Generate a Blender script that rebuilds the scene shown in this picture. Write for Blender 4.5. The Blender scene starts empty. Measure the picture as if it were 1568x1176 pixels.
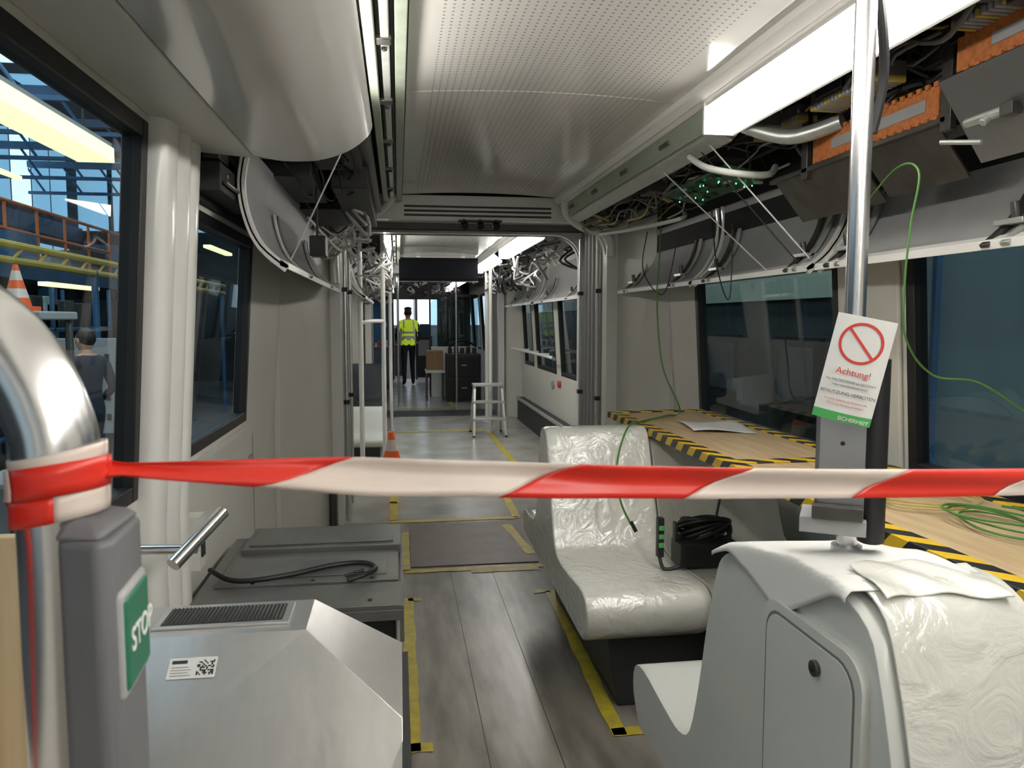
import bpy, math, random
from mathutils import Matrix, Vector
random.seed(7)
S = bpy.context.scene
COL = S.collection

# ------------------------------------------------------------------ materials
MC = {}
def M(name, col=(.8,.8,.8), rough=.5, metal=0., noise=0., nscale=8., bump=0., bscale=40., coat=0., emit=None, es=0., dark=None, stretch=None, bdist=.01, bdistort=.8, spec=.5):
    if name in MC: return MC[name]
    m = bpy.data.materials.new(name); m.use_nodes = True
    nt = m.node_tree; b = nt.nodes['Principled BSDF']
    b.inputs['Base Color'].default_value = (*col, 1)
    b.inputs['Roughness'].default_value = rough
    b.inputs['Metallic'].default_value = metal
    b.inputs['Specular IOR Level'].default_value = spec
    b.inputs['Coat Weight'].default_value = coat
    b.inputs['Coat Roughness'].default_value = .10
    if emit:
        b.inputs['Emission Color'].default_value = (*emit, 1)
        b.inputs['Emission Strength'].default_value = es
    tc = nt.nodes.new('ShaderNodeTexCoord')
    src = tc.outputs['Object']
    if stretch:
        mp = nt.nodes.new('ShaderNodeMapping'); mp.inputs['Scale'].default_value = stretch
        nt.links.new(src, mp.inputs['Vector']); src = mp.outputs['Vector']
    if noise > 0:
        n = nt.nodes.new('ShaderNodeTexNoise'); n.inputs['Scale'].default_value = nscale; n.inputs['Detail'].default_value = 6
        nt.links.new(src, n.inputs['Vector'])
        r = nt.nodes.new('ShaderNodeValToRGB')
        r.color_ramp.elements[0].position = .35; r.color_ramp.elements[1].position = .65
        d = dark or tuple(c*(1-noise) for c in col)
        r.color_ramp.elements[0].color = (*d, 1); r.color_ramp.elements[1].color = (*col, 1)
        nt.links.new(n.outputs['Fac'], r.inputs['Fac']); nt.links.new(r.outputs['Color'], b.inputs['Base Color'])
    if bump > 0:
        n2 = nt.nodes.new('ShaderNodeTexNoise'); n2.inputs['Scale'].default_value = bscale; n2.inputs['Detail'].default_value = 4
        n2.inputs['Distortion'].default_value = bdistort
        nt.links.new(src, n2.inputs['Vector'])
        bp = nt.nodes.new('ShaderNodeBump'); bp.inputs['Strength'].default_value = bump; bp.inputs['Distance'].default_value = bdist
        nt.links.new(n2.outputs['Fac'], bp.inputs['Height'])
        if coat: nt.links.new(bp.outputs['Normal'], b.inputs['Coat Normal'])
        nt.links.new(bp.outputs['Normal'], b.inputs['Normal'])
    MC[name] = m
    return m

def node_math(nt, op, a, bb=None):
    n = nt.nodes.new('ShaderNodeMath'); n.operation = op
    for i, v in enumerate((a, bb)):
        if v is None: continue
        if hasattr(v, 'links'): nt.links.new(v, n.inputs[i])
        else: n.inputs[i].default_value = v
    return n.outputs[0]

def stripes(name, c1, c2, period, axis=(1,1,0), rough=.5, duty=.5):
    m = M(name, c1, rough); nt = m.node_tree; b = nt.nodes['Principled BSDF']
    tc = nt.nodes.new('ShaderNodeTexCoord'); dp = nt.nodes.new('ShaderNodeVectorMath'); dp.operation = 'DOT_PRODUCT'
    nt.links.new(tc.outputs['Object'], dp.inputs[0]); dp.inputs[1].default_value = axis
    f = node_math(nt, 'FRACT', node_math(nt, 'DIVIDE', dp.outputs['Value'], period))
    g = node_math(nt, 'LESS_THAN', f, duty)
    mx = nt.nodes.new('ShaderNodeMix'); mx.data_type = 'RGBA'
    mx.inputs[6].default_value = (*c2, 1); mx.inputs[7].default_value = (*c1, 1)
    nt.links.new(g, mx.inputs[0]); nt.links.new(mx.outputs[2], b.inputs['Base Color'])
    return m

def perforated(name, col):
    m = M(name, col, .18, coat=.5); nt = m.node_tree; b = nt.nodes['Principled BSDF']
    tc = nt.nodes.new('ShaderNodeTexCoord'); sp = nt.nodes.new('ShaderNodeSeparateXYZ')
    nt.links.new(tc.outputs['Object'], sp.inputs[0])
    def cell(o):
        return node_math(nt, 'SUBTRACT', node_math(nt, 'FRACT', node_math(nt, 'DIVIDE', o, .025)), .5)
    fx = cell(sp.outputs[0]); fy = cell(sp.outputs[1])
    d = node_math(nt, 'ADD', node_math(nt, 'MULTIPLY', fx, fx), node_math(nt, 'MULTIPLY', fy, fy))
    g = node_math(nt, 'LESS_THAN', d, .026)
    g = node_math(nt, 'MULTIPLY', g, node_math(nt, 'GREATER_THAN', sp.outputs[0], .13))
    g = node_math(nt, 'MULTIPLY', g, node_math(nt, 'LESS_THAN', sp.outputs[0], .98))
    mx = nt.nodes.new('ShaderNodeMix'); mx.data_type = 'RGBA'
    mx.inputs[6].default_value = (*col, 1); mx.inputs[7].default_value = (.24, .24, .23, 1)
    nt.links.new(g, mx.inputs[0]); nt.links.new(mx.outputs[2], b.inputs['Base Color'])
    return m

def glass(name, tint, base=.05, graze=.45):
    m = bpy.data.materials.new(name); m.use_nodes = True; nt = m.node_tree
    nt.nodes.clear(); o = nt.nodes.new('ShaderNodeOutputMaterial')
    t = nt.nodes.new('ShaderNodeBsdfTransparent'); t.inputs[0].default_value = (*tint, 1)
    g = nt.nodes.new('ShaderNodeBsdfGlossy'); g.inputs['Roughness'].default_value = .02
    mx = nt.nodes.new('ShaderNodeMixShader'); lw = nt.nodes.new('ShaderNodeLayerWeight'); lw.inputs[0].default_value = .5
    p = node_math(nt, 'POWER', lw.outputs['Facing'], 4.)
    nt.links.new(node_math(nt, 'ADD', node_math(nt, 'MULTIPLY', p, graze), base), mx.inputs[0])
    nt.links.new(t.outputs[0], mx.inputs[1]); nt.links.new(g.outputs[0], mx.inputs[2]); nt.links.new(mx.outputs[0], o.inputs[0])
    return m

WALL = M('wall_paint', (.63,.62,.57), .42, noise=.05, nscale=3)
WHITE = M('white_gelcoat', (.74,.735,.70), .3, noise=.04, nscale=4, coat=.3)
HOUS = M('cover_gloss', (.66,.65,.62), .22, coat=.5, noise=.05, nscale=2)
CEIL = perforated('ceiling_perforated', (.62,.605,.57))
CEILP = M('ceiling_plain', (.62,.605,.57), .3, coat=.3)
ALU = M('aluminium', (.55,.57,.54), .35, .6, noise=.12, nscale=30)
ALUG = M('aluminium_green_primer', (.38,.43,.34), .45, .3, noise=.15, nscale=12)
STEEL = M('stainless_steel', (.74,.73,.73), .24, 1., bump=.03, bscale=6, noise=.06, nscale=3)
STEELB = M('stainless_brushed', (.70,.685,.67), .33, .75, bump=.35, bscale=2.4, noise=.05, nscale=30, bdist=.02, bdistort=.3, stretch=(1.6,.5,1))
STEELM = M('steel_matt_plate', (.42,.42,.43), .34, .9, bump=.10, bscale=5, noise=.15, nscale=5)
STEELD = M('steel_dark', (.13,.12,.11), .35, .7, noise=.3, nscale=12)
BLACK = M('black_rubber', (.010,.010,.011), .5, noise=.2, nscale=10)
SCREEN = M('screen_black', (.006,.007,.008), .6, spec=.05)
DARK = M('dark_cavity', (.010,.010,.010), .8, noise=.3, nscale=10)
CHAR = M('charcoal_panel', (.028,.029,.031), .5, noise=.2, nscale=6)
GREY = M('grey_plastic', (.135,.135,.145), .5, noise=.05, nscale=20)
GREYP = M('grey_plate', (.18,.175,.165), .36, .3, noise=.3, nscale=5)
GREYL = M('grey_light', (.34,.34,.34), .5, noise=.08, nscale=8)
BELL = M('bellows_rubber', (.28,.28,.28), .5, noise=.1, nscale=8)
SEAT = M('seat_shell_film', (.66,.66,.60), .28, coat=1., bump=.62, bscale=10, noise=.08, nscale=6, bdist=.013, bdistort=2.0)
SEATP = M('seat_shell_plain', (.61,.62,.585), .32, coat=.4, noise=.03, nscale=4)
SEAM = M('seat_hatch_seam', (.16,.17,.16), .5)
PAPER = M('paper_white', (.72,.715,.69), .7, noise=.03, nscale=10)
FOAM = M('foam_film', (.74,.73,.67), .35, bump=.6, bscale=14, coat=.8)
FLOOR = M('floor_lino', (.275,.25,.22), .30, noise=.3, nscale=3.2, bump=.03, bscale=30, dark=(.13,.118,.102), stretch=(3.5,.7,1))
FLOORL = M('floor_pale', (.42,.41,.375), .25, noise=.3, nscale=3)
BROWN = M('floor_brown_sheet', (.13,.09,.066), .45, noise=.25, nscale=8)
YTAPE = M('yellow_tape', (.60,.47,.025), .45, noise=.35, nscale=18, dark=(.40,.32,.05))
WOOD = M('plywood', (.58,.44,.26), .5, noise=.25, nscale=3, stretch=(12,1.2,1), dark=(.47,.33,.18))
HAZ = stripes('hazard_tape', (.70,.45,.015), (.012,.012,.012), .125, (1,1,1))
ORANGE = M('orange_insulation', (.62,.20,.05), .6, noise=.35, nscale=60)
RED = M('tape_red', (.70,.028,.014), .35, noise=.10, nscale=12)
TWHITE = M('tape_white', (.70,.595,.525), .35, noise=.08, nscale=12)
GREEN = M('green_wire', (.07,.20,.035), .5)
GRNB = M('stop_button_green', (.015,.14,.08), .35)
GSTRIP = M('label_green', (.07,.38,.10), .5)
REDP = M('print_red', (.60,.05,.04), .6)
INK = M('print_black', (.03,.03,.03), .6)
CONE = M('cone_orange', (.85,.12,.02), .45)
WIREW = M('wire_white', (.6,.6,.57), .5)
WIREY = M('wire_yellow', (.45,.36,.08), .5)
WIREG = M('wire_grey', (.14,.14,.14), .5)
PCB = M('circuit_green', (.02,.12,.04), .4, noise=.5, nscale=60)
LED = M('led_green', (.1,.9,.2), .4, emit=(.1,1,.3), es=3)
LIGHT = M('lamp_diffuser', (1,1,1), .4, emit=(1,.965,.905), es=17.5)
LIGHT2 = M('lamp_diffuser_soft', (1,1,1), .4, emit=(1,.975,.94), es=11)
LIGHT3 = M('lamp_diffuser_dim', (1,1,1), .4, emit=(1,.98,.95), es=3.5)
YLAMP = M('hall_lamp', (.9,.85,.5), .4, emit=(1,.92,.48), es=1.3)
SKYW = M('hall_glazing', (.3,.5,.6), .4, emit=(.24,.46,.66), es=.85)
SKYB = M('hall_glazing_bright', (.8,.9,1), .4, emit=(.62,.80,.95), es=1.5)
SKYE = M('hall_glazing_end', (.8,.9,1), .4, emit=(.72,.84,1), es=1.1)
BLUE = M('hall_blue_steel', (.03,.11,.22), .5, noise=.3, nscale=2)
HDARK = M('hall_dark', (.035,.05,.06), .8, noise=.6, nscale=1.5)
TEAL = M('hall_teal_panel', (.27,.41,.46), .6, noise=.35, nscale=1.0, stretch=(1,1.5,.3))
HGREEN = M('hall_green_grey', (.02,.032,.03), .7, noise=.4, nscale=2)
PGREEN = M('hall_pale_green_band', (.22,.28,.22), .6, noise=.1)
GL = glass('window_glass', (.62,.74,.77))
GLR = glass('window_glass_tinted', (.62,.72,.74), .05, .7)

# ------------------------------------------------------------------ mesh builder
def cr(pts, k=6):
    P = [Vector(p) for p in pts]
    if len(P) < 3: return P
    out = []
    for i in range(len(P)-1):
        p0 = P[max(i-1,0)]; p1 = P[i]; p2 = P[i+1]; p3 = P[min(i+2,len(P)-1)]
        for j in range(k):
            t = j/k
            out.append(.5*((2*p1)+(p2-p0)*t+(2*p0-5*p1+4*p2-p3)*t*t+(3*p1-p0-3*p2+p3)*t**3))
    out.append(P[-1]); return out

class MB:
    def __init__(s, name, bevel=0., seg=2, sharp=35):
        s.n=name; s.v=[]; s.f=[]; s.mi=[]; s.m=[]; s.bevel=bevel; s.seg=seg; s.sharp=sharp
    def add(s, vs, fs, mat, X=None):
        if mat not in s.m: s.m.append(mat)
        k=s.m.index(mat); o=len(s.v)
        for v in vs:
            v=Vector(v); s.v.append(tuple(X@v) if X else tuple(v))
        for f in fs: s.f.append([i+o for i in f]); s.mi.append(k)
        return s
    def box(s,x0,x1,y0,y1,z0,z1,mat,X=None):
        vs=[(x0,y0,z0),(x1,y0,z0),(x1,y1,z0),(x0,y1,z0),(x0,y0,z1),(x1,y0,z1),(x1,y1,z1),(x0,y1,z1)]
        return s.hexa(vs,mat,X)
    def hexa(s,vs,mat,X=None):
        return s.add(vs,[(0,3,2,1),(4,5,6,7),(0,1,5,4),(1,2,6,5),(2,3,7,6),(3,0,4,7)],mat,X)
    def prism(s,prof,axis,a0,a1,mat,X=None):
        n=len(prof)
        def P(p,a):
            return {'X':(a,p[0],p[1]),'Y':(p[0],a,p[1]),'Z':(p[0],p[1],a)}[axis]
        vs=[P(p,a0) for p in prof]+[P(p,a1) for p in prof]
        fs=[tuple(range(n))[::-1],tuple(range(n,2*n))]+[(i,(i+1)%n,n+(i+1)%n,n+i) for i in range(n)]
        return s.add(vs,fs,mat,X)
    def loft(s,rings,mat):
        n=len(rings[0]); vs=[p for r in rings for p in r]; fs=[tuple(range(n))[::-1],tuple(range(n*(len(rings)-1),n*len(rings)))]
        for k in range(len(rings)-1):
            for i in range(n): fs.append((k*n+i,k*n+(i+1)%n,(k+1)*n+(i+1)%n,(k+1)*n+i))
        return s.add(vs,fs,mat)
    def sheet(s,prof,axis,a0,a1,t,mat,X=None,sm=0):
        if sm: prof=[(q.x,q.y) for q in cr([(p[0],p[1],0) for p in prof],sm)]
        off=[]
        for i,p in enumerate(prof):
            a=prof[max(i-1,0)]; b=prof[min(i+1,len(prof)-1)]
            dx,dy=b[0]-a[0],b[1]-a[1]; l=math.hypot(dx,dy) or 1
            off.append((p[0]-dy/l*t,p[1]+dx/l*t))
        return s.prism(list(prof)+off[::-1],axis,a0,a1,mat,X)
    def tube(s,pts,r,mat,n=10,k=6,X=None,rr=None):
        P=cr(pts,k) if k>1 else [Vector(p) for p in pts]
        vs=[];fs=[]; up=None
        for i,p in enumerate(P):
            t=(P[min(i+1,len(P)-1)]-P[max(i-1,0)]).normalized()
            if up is None:
                up=t.orthogonal().normalized()
            else:
                up=(up-t*up.dot(t))
                up=up.normalized() if up.length>1e-6 else t.orthogonal().normalized()
            w=t.cross(up)
            R=r if rr is None else rr[0]+(rr[1]-rr[0])*i/(len(P)-1)
            for j in range(n):
                a=2*math.pi*j/n; vs.append(p+up*math.cos(a)*R+w*math.sin(a)*R)
        for i in range(len(P)-1):
            for j in range(n):
                fs.append((i*n+j,i*n+(j+1)%n,(i+1)*n+(j+1)%n,(i+1)*n+j))
        fs.append(tuple(range(n))[::-1]); fs.append(tuple(range((len(P)-1)*n,len(P)*n)))
        return s.add(vs,fs,mat,X)
    def cyl(s,p0,p1,r,mat,r2=None,n=16):
        return s.tube([p0,p1],r,mat,n,1,rr=(r,r if r2 is None else r2))
    def ell(s,c,r,mat,n=14,m=9,X=None):
        vs=[(c[0],c[1],c[2]-r[2])];fs=[]
        for i in range(1,m):
            th=math.pi*i/m
            for j in range(n):
                a=2*math.pi*j/n
                vs.append((c[0]+r[0]*math.sin(th)*math.cos(a),c[1]+r[1]*math.sin(th)*math.sin(a),c[2]-r[2]*math.cos(th)))
        vs.append((c[0],c[1],c[2]+r[2])); L=len(vs)-1
        for j in range(n): fs.append((0,1+(j+1)%n,1+j)); fs.append((L,1+(m-2)*n+j,1+(m-2)*n+(j+1)%n))
        for i in range(m-2):
            for j in range(n): fs.append((1+i*n+j,1+i*n+(j+1)%n,1+(i+1)*n+(j+1)%n,1+(i+1)*n+j))
        return s.add(vs,fs,mat,X)
    def grid(s,fn,nu,nv,mat,t=0.,X=None):
        vs=[fn(i/nu,j/nv) for i in range(nu+1) for j in range(nv+1)]
        fs=[(i*(nv+1)+j,(i+1)*(nv+1)+j,(i+1)*(nv+1)+j+1,i*(nv+1)+j+1) for i in range(nu) for j in range(nv)]
        return s.add(vs,fs,mat,X)
    def done(s,parent=None,solid=0.):
        me=bpy.data.meshes.new(s.n); me.from_pydata(s.v,[],s.f)
        for m in s.m: me.materials.append(m)
        me.polygons.foreach_set('material_index',s.mi)
        me.polygons.foreach_set('use_smooth',[True]*len(s.f)); me.update()
        import bmesh
        bm=bmesh.new(); bm.from_mesh(me); bmesh.ops.recalc_face_normals(bm,faces=bm.faces); bm.to_mesh(me); bm.free()
        try: me.set_sharp_from_angle(angle=math.radians(s.sharp))
        except Exception: pass
        o=bpy.data.objects.new(s.n,me); COL.objects.link(o)
        if solid:
            md=o.modifiers.new('solid','SOLIDIFY'); md.thickness=solid; md.offset=0
        if s.bevel:
            b=o.modifiers.new('bevel','BEVEL'); b.width=s.bevel; b.segments=s.seg; b.limit_method='ANGLE'; b.angle_limit=math.radians(42)
            b.harden_normals=False
        if parent: o.parent=parent
        return o

def text(parent,name,body,size,X,mat,align='CENTER',bold=False):
    c=bpy.data.curves.new(name,'FONT'); c.body=body; c.size=size; c.align_x=align; c.extrude=.0002
    if bold: c.offset=size*.012
    c.materials.append(mat)
    o=bpy.data.objects.new(name,c); COL.objects.link(o); o.parent=parent; o.matrix_world=X
    return o

CX=.55; YB=-4.4
def hw(z): return 1.27-max(0,z-.85)*.064
def wx(side,z): return CX+side*hw(z)

# ------------------------------------------------------------------ side walls
def wseg(mb,side,y0,y1,z0,z1,mat,d0=0.,d1=-.06):
    cuts=[z0]+([.85] if z0<.85<z1 else [])+[z1]
    for a,b in zip(cuts,cuts[1:]):
        vs=[]
        for z in (a,b):
            for (y,d) in ((y0,d0),(y0,d1),(y1,d1),(y1,d0)):
                vs.append((wx(side,z)-side*d,y,z))
        mb.hexa(vs,mat)

WIN=1
def wall(side,name,ystart,yend,wins,gl):
    global WIN
    mb=MB(name)
    y=ystart
    for (a,b,z0,z1) in wins:
        if a>y: wseg(mb,side,y,a,0,2.4,WALL)
        wseg(mb,side,a,b,0,z0,WALL); wseg(mb,side,a,b,z1,2.4,WALL)
        y=b
        w=MB('window_%d'%WIN,bevel=.004); WIN+=1
        f=.045
        for (p,q,r,s_) in ((a,a+f,z0,z1),(b-f,b,z0,z1),(a+f,b-f,z0,z0+f),(a+f,b-f,z1-f,z1)):
            wseg(w,side,p,q,r,s_,BLACK,.004,-.05)
        zz0,zz1=z0+f,z1-f
        w.add([(wx(side,zz0)+side*.022,a+f,zz0),(wx(side,zz0)+side*.022,b-f,zz0),(wx(side,zz1)+side*.022,b-f,zz1),(wx(side,zz1)+side*.022,a+f,zz1)],[(0,1,2,3)],gl)
        w.done()
    if y<yend: wseg(mb,side,y,yend,0,2.4,WALL)
    return mb

wl=wall(-1,'wall_left',YB,4.6,[(-3.8,-1.2,.9,1.9),(-.6,2.20,.96,1.97),(2.60,3.72,.98,1.82)],GL)
wl.box(-.725,-.70,2.6,3.75,.94,.965,WALL)
wl.box(-.722,-.715,3.9,3.905,.1,.9,GREYL)
wl.hexa([(-.70,4.6,0),(-.78,4.6,0),(-.52,5.5,0),(-.44,5.5,0),(-.66,4.6,2.4),(-.74,4.6,2.4),(-.52,5.5,2.4),(-.44,5.5,2.4)],WALL)
wl.done()
wr=wall(1,'wall_right',YB,4.9,[(-3.8,-1.2,.9,1.78),(.4,2.5,.9,1.78),(2.92,4.45,.86,1.78)],GLR)
wr.hexa([(1.80,4.9,0),(1.88,4.9,0),(1.62,5.5,0),(1.54,5.5,0),(1.76,4.9,2.4),(1.84,4.9,2.4),(1.62,5.5,2.4),(1.54,5.5,2.4)],WALL)
wr.done()
wb_=MB('wall_back'); wb_.box(-.78,1.88,YB-.06,YB,0,2.4,WALL)
wb_.done()
w2=wall(-1,'wall_left',6.3,11.2,[(7.2,8.6,.9,1.75),(9.2,10.6,.9,1.75)],GL)
w2.hexa([(-.70,11.2,0),(-.78,11.2,0),(-.52,11.7,0),(-.44,11.7,0),(-.66,11.2,2.4),(-.74,11.2,2.4),(-.52,11.7,2.4),(-.44,11.7,2.4)],WALL)
w2.done()
w2=wall(1,'wall_right',6.3,11.2,[(6.9,8.5,.82,1.72),(8.75,10.0,.82,1.72),(10.25,11.0,.82,1.72)],GLR)
w2.hexa([(1.80,11.2,0),(1.88,11.2,0),(1.62,11.7,0),(1.54,11.7,0),(1.76,11.2,2.4),(1.84,11.2,2.4),(1.62,11.7,2.4),(1.54,11.7,2.4)],WALL)
w2.done()
w3=wall(-1,'wall_left',12.4,19,[(13,14.6,.8,2.0),(15,16.6,.8,2.0),(17,18.6,.8,2.0)],GL); w3.done()
w3=wall(1,'wall_right',12.4,19,[(13,14.6,.8,2.0),(15,16.6,.8,2.0),(17,18.6,.8,2.0)],GL); w3.done()

# smooth moulded door pillar with two soft flutes
p=MB('trim_1',sharp=60)
pp_=[(0,2.20),(.030,2.205),(.048,2.225),(.054,2.26),(.050,2.30),(.036,2.325),(.044,2.35),(.058,2.40),(.044,2.45),(.036,2.475),(.050,2.50),(.050,2.54),(.040,2.575),(.022,2.592),(0,2.597)]
pp_=[(q.x,q.y) for q in cr([(a,b,0) for a,b in pp_],3)]
def pring(z,k=1.): return [(wx(-1,z)+d*k+.002,y,z) for d,y in pp_]+[(wx(-1,z)-.01,2.597,z),(wx(-1,z)-.01,2.20,z)]
p.loft([pring(.25,.6),pring(.30),pring(.60),pring(.85),pring(1.0),pring(1.99)],WHITE)
p.loft([pring(1.985,1.05),pring(1.99,1.35),pring(2.05,1.4),pring(2.07,1.25)],WHITE)
p.done()
p=MB('trim_2',bevel=.012,seg=3)
wseg(p,1,2.52,2.90,.02,2.0,WALL,.02,.002)
p.done()

# ------------------------------------------------------------------ floor
f=MB('floor')
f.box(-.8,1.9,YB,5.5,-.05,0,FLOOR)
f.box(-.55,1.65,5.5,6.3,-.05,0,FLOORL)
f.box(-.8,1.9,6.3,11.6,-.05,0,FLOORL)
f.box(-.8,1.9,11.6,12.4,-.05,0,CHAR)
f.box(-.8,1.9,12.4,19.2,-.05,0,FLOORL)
f.box(.06,.82,4.45,5.40,0,.006,BROWN)
for x in (.28,.52,):
    f.box(x,x+.003,-1.2,4.4,0,.0006,CHAR)
f.done()
t=MB('floor_marking_tape')
def tp(x0,y0,x1,y1,w=.045,z=.003):
    d=Vector((x1-x0,y1-y0,0)); n=Vector((-d.y,d.x,0)).normalized()*w/2; a=Vector((x0,y0,z)); b=Vector((x1,y1,z))
    k=max(2,int(d.length/.07)); L=[];R=[]
    for i in range(k+1):
        q=a.lerp(b,i/k); L.append(q+n*(1+random.uniform(-.16,.16))); R.append(q-n*(1+random.uniform(-.16,.16)))
    t.add(L+R,[(i,i+1,k+2+i,k+1+i) for i in range(k)],YTAPE)
tp(.035,2.5,.035,3.95,.055); tp(.035,3.93,.10,3.93); tp(.02,2.52,.10,2.52,.055)
tp(.75,2.5,.79,3.95,.055); tp(.70,3.95,.79,3.95); tp(.73,2.52,.88,2.52,.055)
tp(.02,4.38,.86,4.38,.06); tp(.40,4.33,.80,4.33,.05); tp(.03,4.4,.03,5.2,.05,.008); tp(.80,4.6,.74,5.3,.06,.008)
tp(-.1,5.5,.86,5.5,.065); tp(-.05,5.55,-.05,6.4,.06); tp(-.1,6.1,.0,6.1,.05); tp(.85,5.5,.86,6.2,.06)
tp(-.3,7.6,-.3,9.8,.05); tp(-.2,10.0,1.1,10.0,.10); tp(1.15,7.2,1.15,10,.06); tp(-.2,12.6,.9,12.6,.08);tp(.9,12.6,.9,16,.05)
t.done()

# ------------------------------------------------------------------ ceiling
c=MB('ceiling')
def arcprof(x0,x1,z,h,n=8):
    return [(x0+(x1-x0)*i/n, z+h*(1-(2*i/n-1)**2)) for i in range(n+1)]
for (y0,y1) in ((YB,2.955),(2.965,5.32)):
    c.sheet(arcprof(.04,1.08,2.295,.02),'Y',y0,y1,.01,CEIL)
for (y0,y1) in ((6.35,8.9),(8.91,11.5)):
    c.sheet(arcprof(.04,1.08,2.295,.02),'Y',y0,y1,.01,CEIL)
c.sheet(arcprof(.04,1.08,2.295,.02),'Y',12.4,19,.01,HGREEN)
c.box(-.85,1.95,YB,19.2,2.40,2.45,DARK)
c.done()

r=MB('ceiling_rail_left',bevel=.003)
for (y0,y1) in ((YB,5.35),(6.35,11.5),(12.4,19)):
    r.box(.0,.035,y0,y1,2.25,2.30,ALUG)
    r.box(-.015,.0,y0,y1,2.28,2.30,BLACK)
    r.box(-.04,-.015,y0,y1,2.24,2.30,ALU)
    r.box(-.055,-.04,y0,y1,2.28,2.30,BLACK)
    r.box(-.085,-.055,y0,y1,2.22,2.30,ALUG)
    y=.4
    while y0<y<y1 and y<12 or y<y0:
        if y>y0:
            r.box(-.06,-.01,y,y+.05,2.235,2.25,STEELD); r.cyl((-.03,y+.08,2.245),(-.03,y+.08,2.23),.009,BLACK,n=8)
        y+=.62
r.done()
r=MB('ceiling_rail_right',bevel=.003)
for (y0,y1) in ((YB,5.35),(6.35,11.5),(12.4,19)):
    r.prism([(1.08,2.31),(1.08,2.27),(1.115,2.25),(1.115,2.30)],'Y',y0,y1,WHITE)
    r.prism([(1.115,2.30),(1.115,2.25),(1.135,2.235),(1.135,2.30)],'Y',y0,y1,CEILP)
r.prism([(1.135,2.30),(1.135,2.235),(1.16,2.16),(1.175,2.16),(1.175,2.30)],'Y',2.80,5.35,ALUG)
r.prism([(1.175,2.18),(1.175,2.15),(1.25,2.12),(1.25,2.15)],'Y',2.80,5.35,ALU)
for y in (3.2,3.8,4.4,5.0): r.box(1.14,1.158,y,y+.12,2.19,2.21,STEELD)
r.done()

def lamp(y0,y1,mat=LIGHT,left=True,right=True,lz=.05):
    if right:
        l=MB('ceiling_light_strip',bevel=.003)
        l.prism([(1.125,2.225),(1.225,2.135),(1.235,2.15),(1.135,2.24)],'Y',y0,y1,mat)
        l.prism([(1.125,2.228),(1.14,2.245),(1.25,2.15),(1.235,2.128),(1.229,2.134),(1.24,2.152),(1.137,2.238)],'Y',y0,y1+.012,WHITE)
        l.box(1.12,1.25,y1,y1+.015,2.13,2.25,WHITE)
        l.done()
    if left:
        l=MB('ceiling_light_strip',bevel=.002)
        l.box(-.105,-.09,y0,y1,2.10,2.10+lz,mat)
        l.box(-.115,-.105,y0,y1,2.085,2.25,WHITE)
        l.done()
lamp(YB+.1,2.76)  # unseen run behind the camera added for fill and steel reflections
lamp(6.5,8.6,LIGHT,True,True,.1)
lamp(9.2,11.3,LIGHT2)
lamp(12.6,18.8,LIGHT3)

# ------------------------------------------------------------------ left curved ceiling cover
h=MB('ceiling_cover',bevel=.004)
h.sheet([(-.085,2.085),(-.10,2.05),(-.16,2.005),(-.25,1.975),(-.36,1.97),(-.45,1.985)],'Y',YB,2.60,.012,HOUS,sm=4)
h.sheet([(-.455,1.985),(-.55,1.992),(-.645,2.0)],'Y',YB,2.64,.012,WALL)
h.prism([(-.10,2.08),(-.17,2.02),(-.26,1.99),(-.36,1.985),(-.44,2.0),(-.44,2.3),(-.12,2.3)],'Y',2.50,2.52,CHAR)
h.cyl((-.20,2.55,1.997),(-.20,2.55,1.985),.008,STEELD,n=10)
h.sheet([(1.19,2.10),(1.22,2.05),(1.32,2.0),(1.45,1.985),(1.70,2.0)][::-1],'Y',YB,.15,-.012,HOUS,sm=4)
h.done()

cv=MB('ceiling_equipment_bay',bevel=.004)
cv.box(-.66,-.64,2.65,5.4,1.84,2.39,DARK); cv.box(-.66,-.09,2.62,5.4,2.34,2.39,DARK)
cv.box(-.60,-.44,2.75,3.3,2.10,2.28,STEELD); cv.box(-.58,-.36,3.45,4.2,2.06,2.30,CHAR); cv.box(-.55,-.30,4.35,5.1,2.05,2.26,BLACK)
cv.box(-.35,-.15,2.8,3.6,2.12,2.33,BLACK); cv.box(-.30,-.13,3.7,5.2,2.06,2.33,BLACK)
cv.box(-.155,-.10,2.66,5.35,2.16,2.20,STEELD)
cv.done()
db=MB('door_drive_unit',bevel=.006)
db.box(-.64,-.565,2.66,3.25,1.87,1.965,CHAR); db.box(-.63,-.575,2.70,2.84,1.98,2.04,STEELD); db.box(-.575,-.555,2.95,3.15,1.89,1.94,STEELD); db.cyl((-.555,2.68,1.90),(-.555,3.25,1.90),.008,STEELD,n=10)
for y in (2.75,2.95,3.1): db.cyl((-.566,y,1.93),(-.558,y,1.93),.008,ALU,n=8)
db.done()

cv=MB('ceiling_equipment_bay',bevel=.003)
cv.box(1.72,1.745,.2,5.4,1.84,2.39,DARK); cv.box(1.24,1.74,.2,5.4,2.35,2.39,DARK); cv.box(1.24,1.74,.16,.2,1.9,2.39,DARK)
for i in range(18):
    y=.9+i*.26; a=random.uniform(1.28,1.5); b=a+random.uniform(.08,.2); z=random.uniform(2.12,2.2)
    cv.box(a,b,y,y+random.uniform(.1,.22),z,z+random.uniform(.08,.14),random.choice([STEELD,CHAR,BLACK,BLACK,CHAR,GREYP]))
for (y0,x,z) in ((2.05,1.33,2.12),(1.45,1.36,2.16),(1.15,1.50,2.14),(2.6,1.4,2.15)):
    cv.box(x,x+.1,y0,y0+.34,z+.02,z+.06,GREYP)
    for k in range(17): cv.box(x-.006,x+.10,y0+k*.02,y0+k*.02+.012,z,z+.02,GREYL if k%4 else WIREY)
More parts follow.
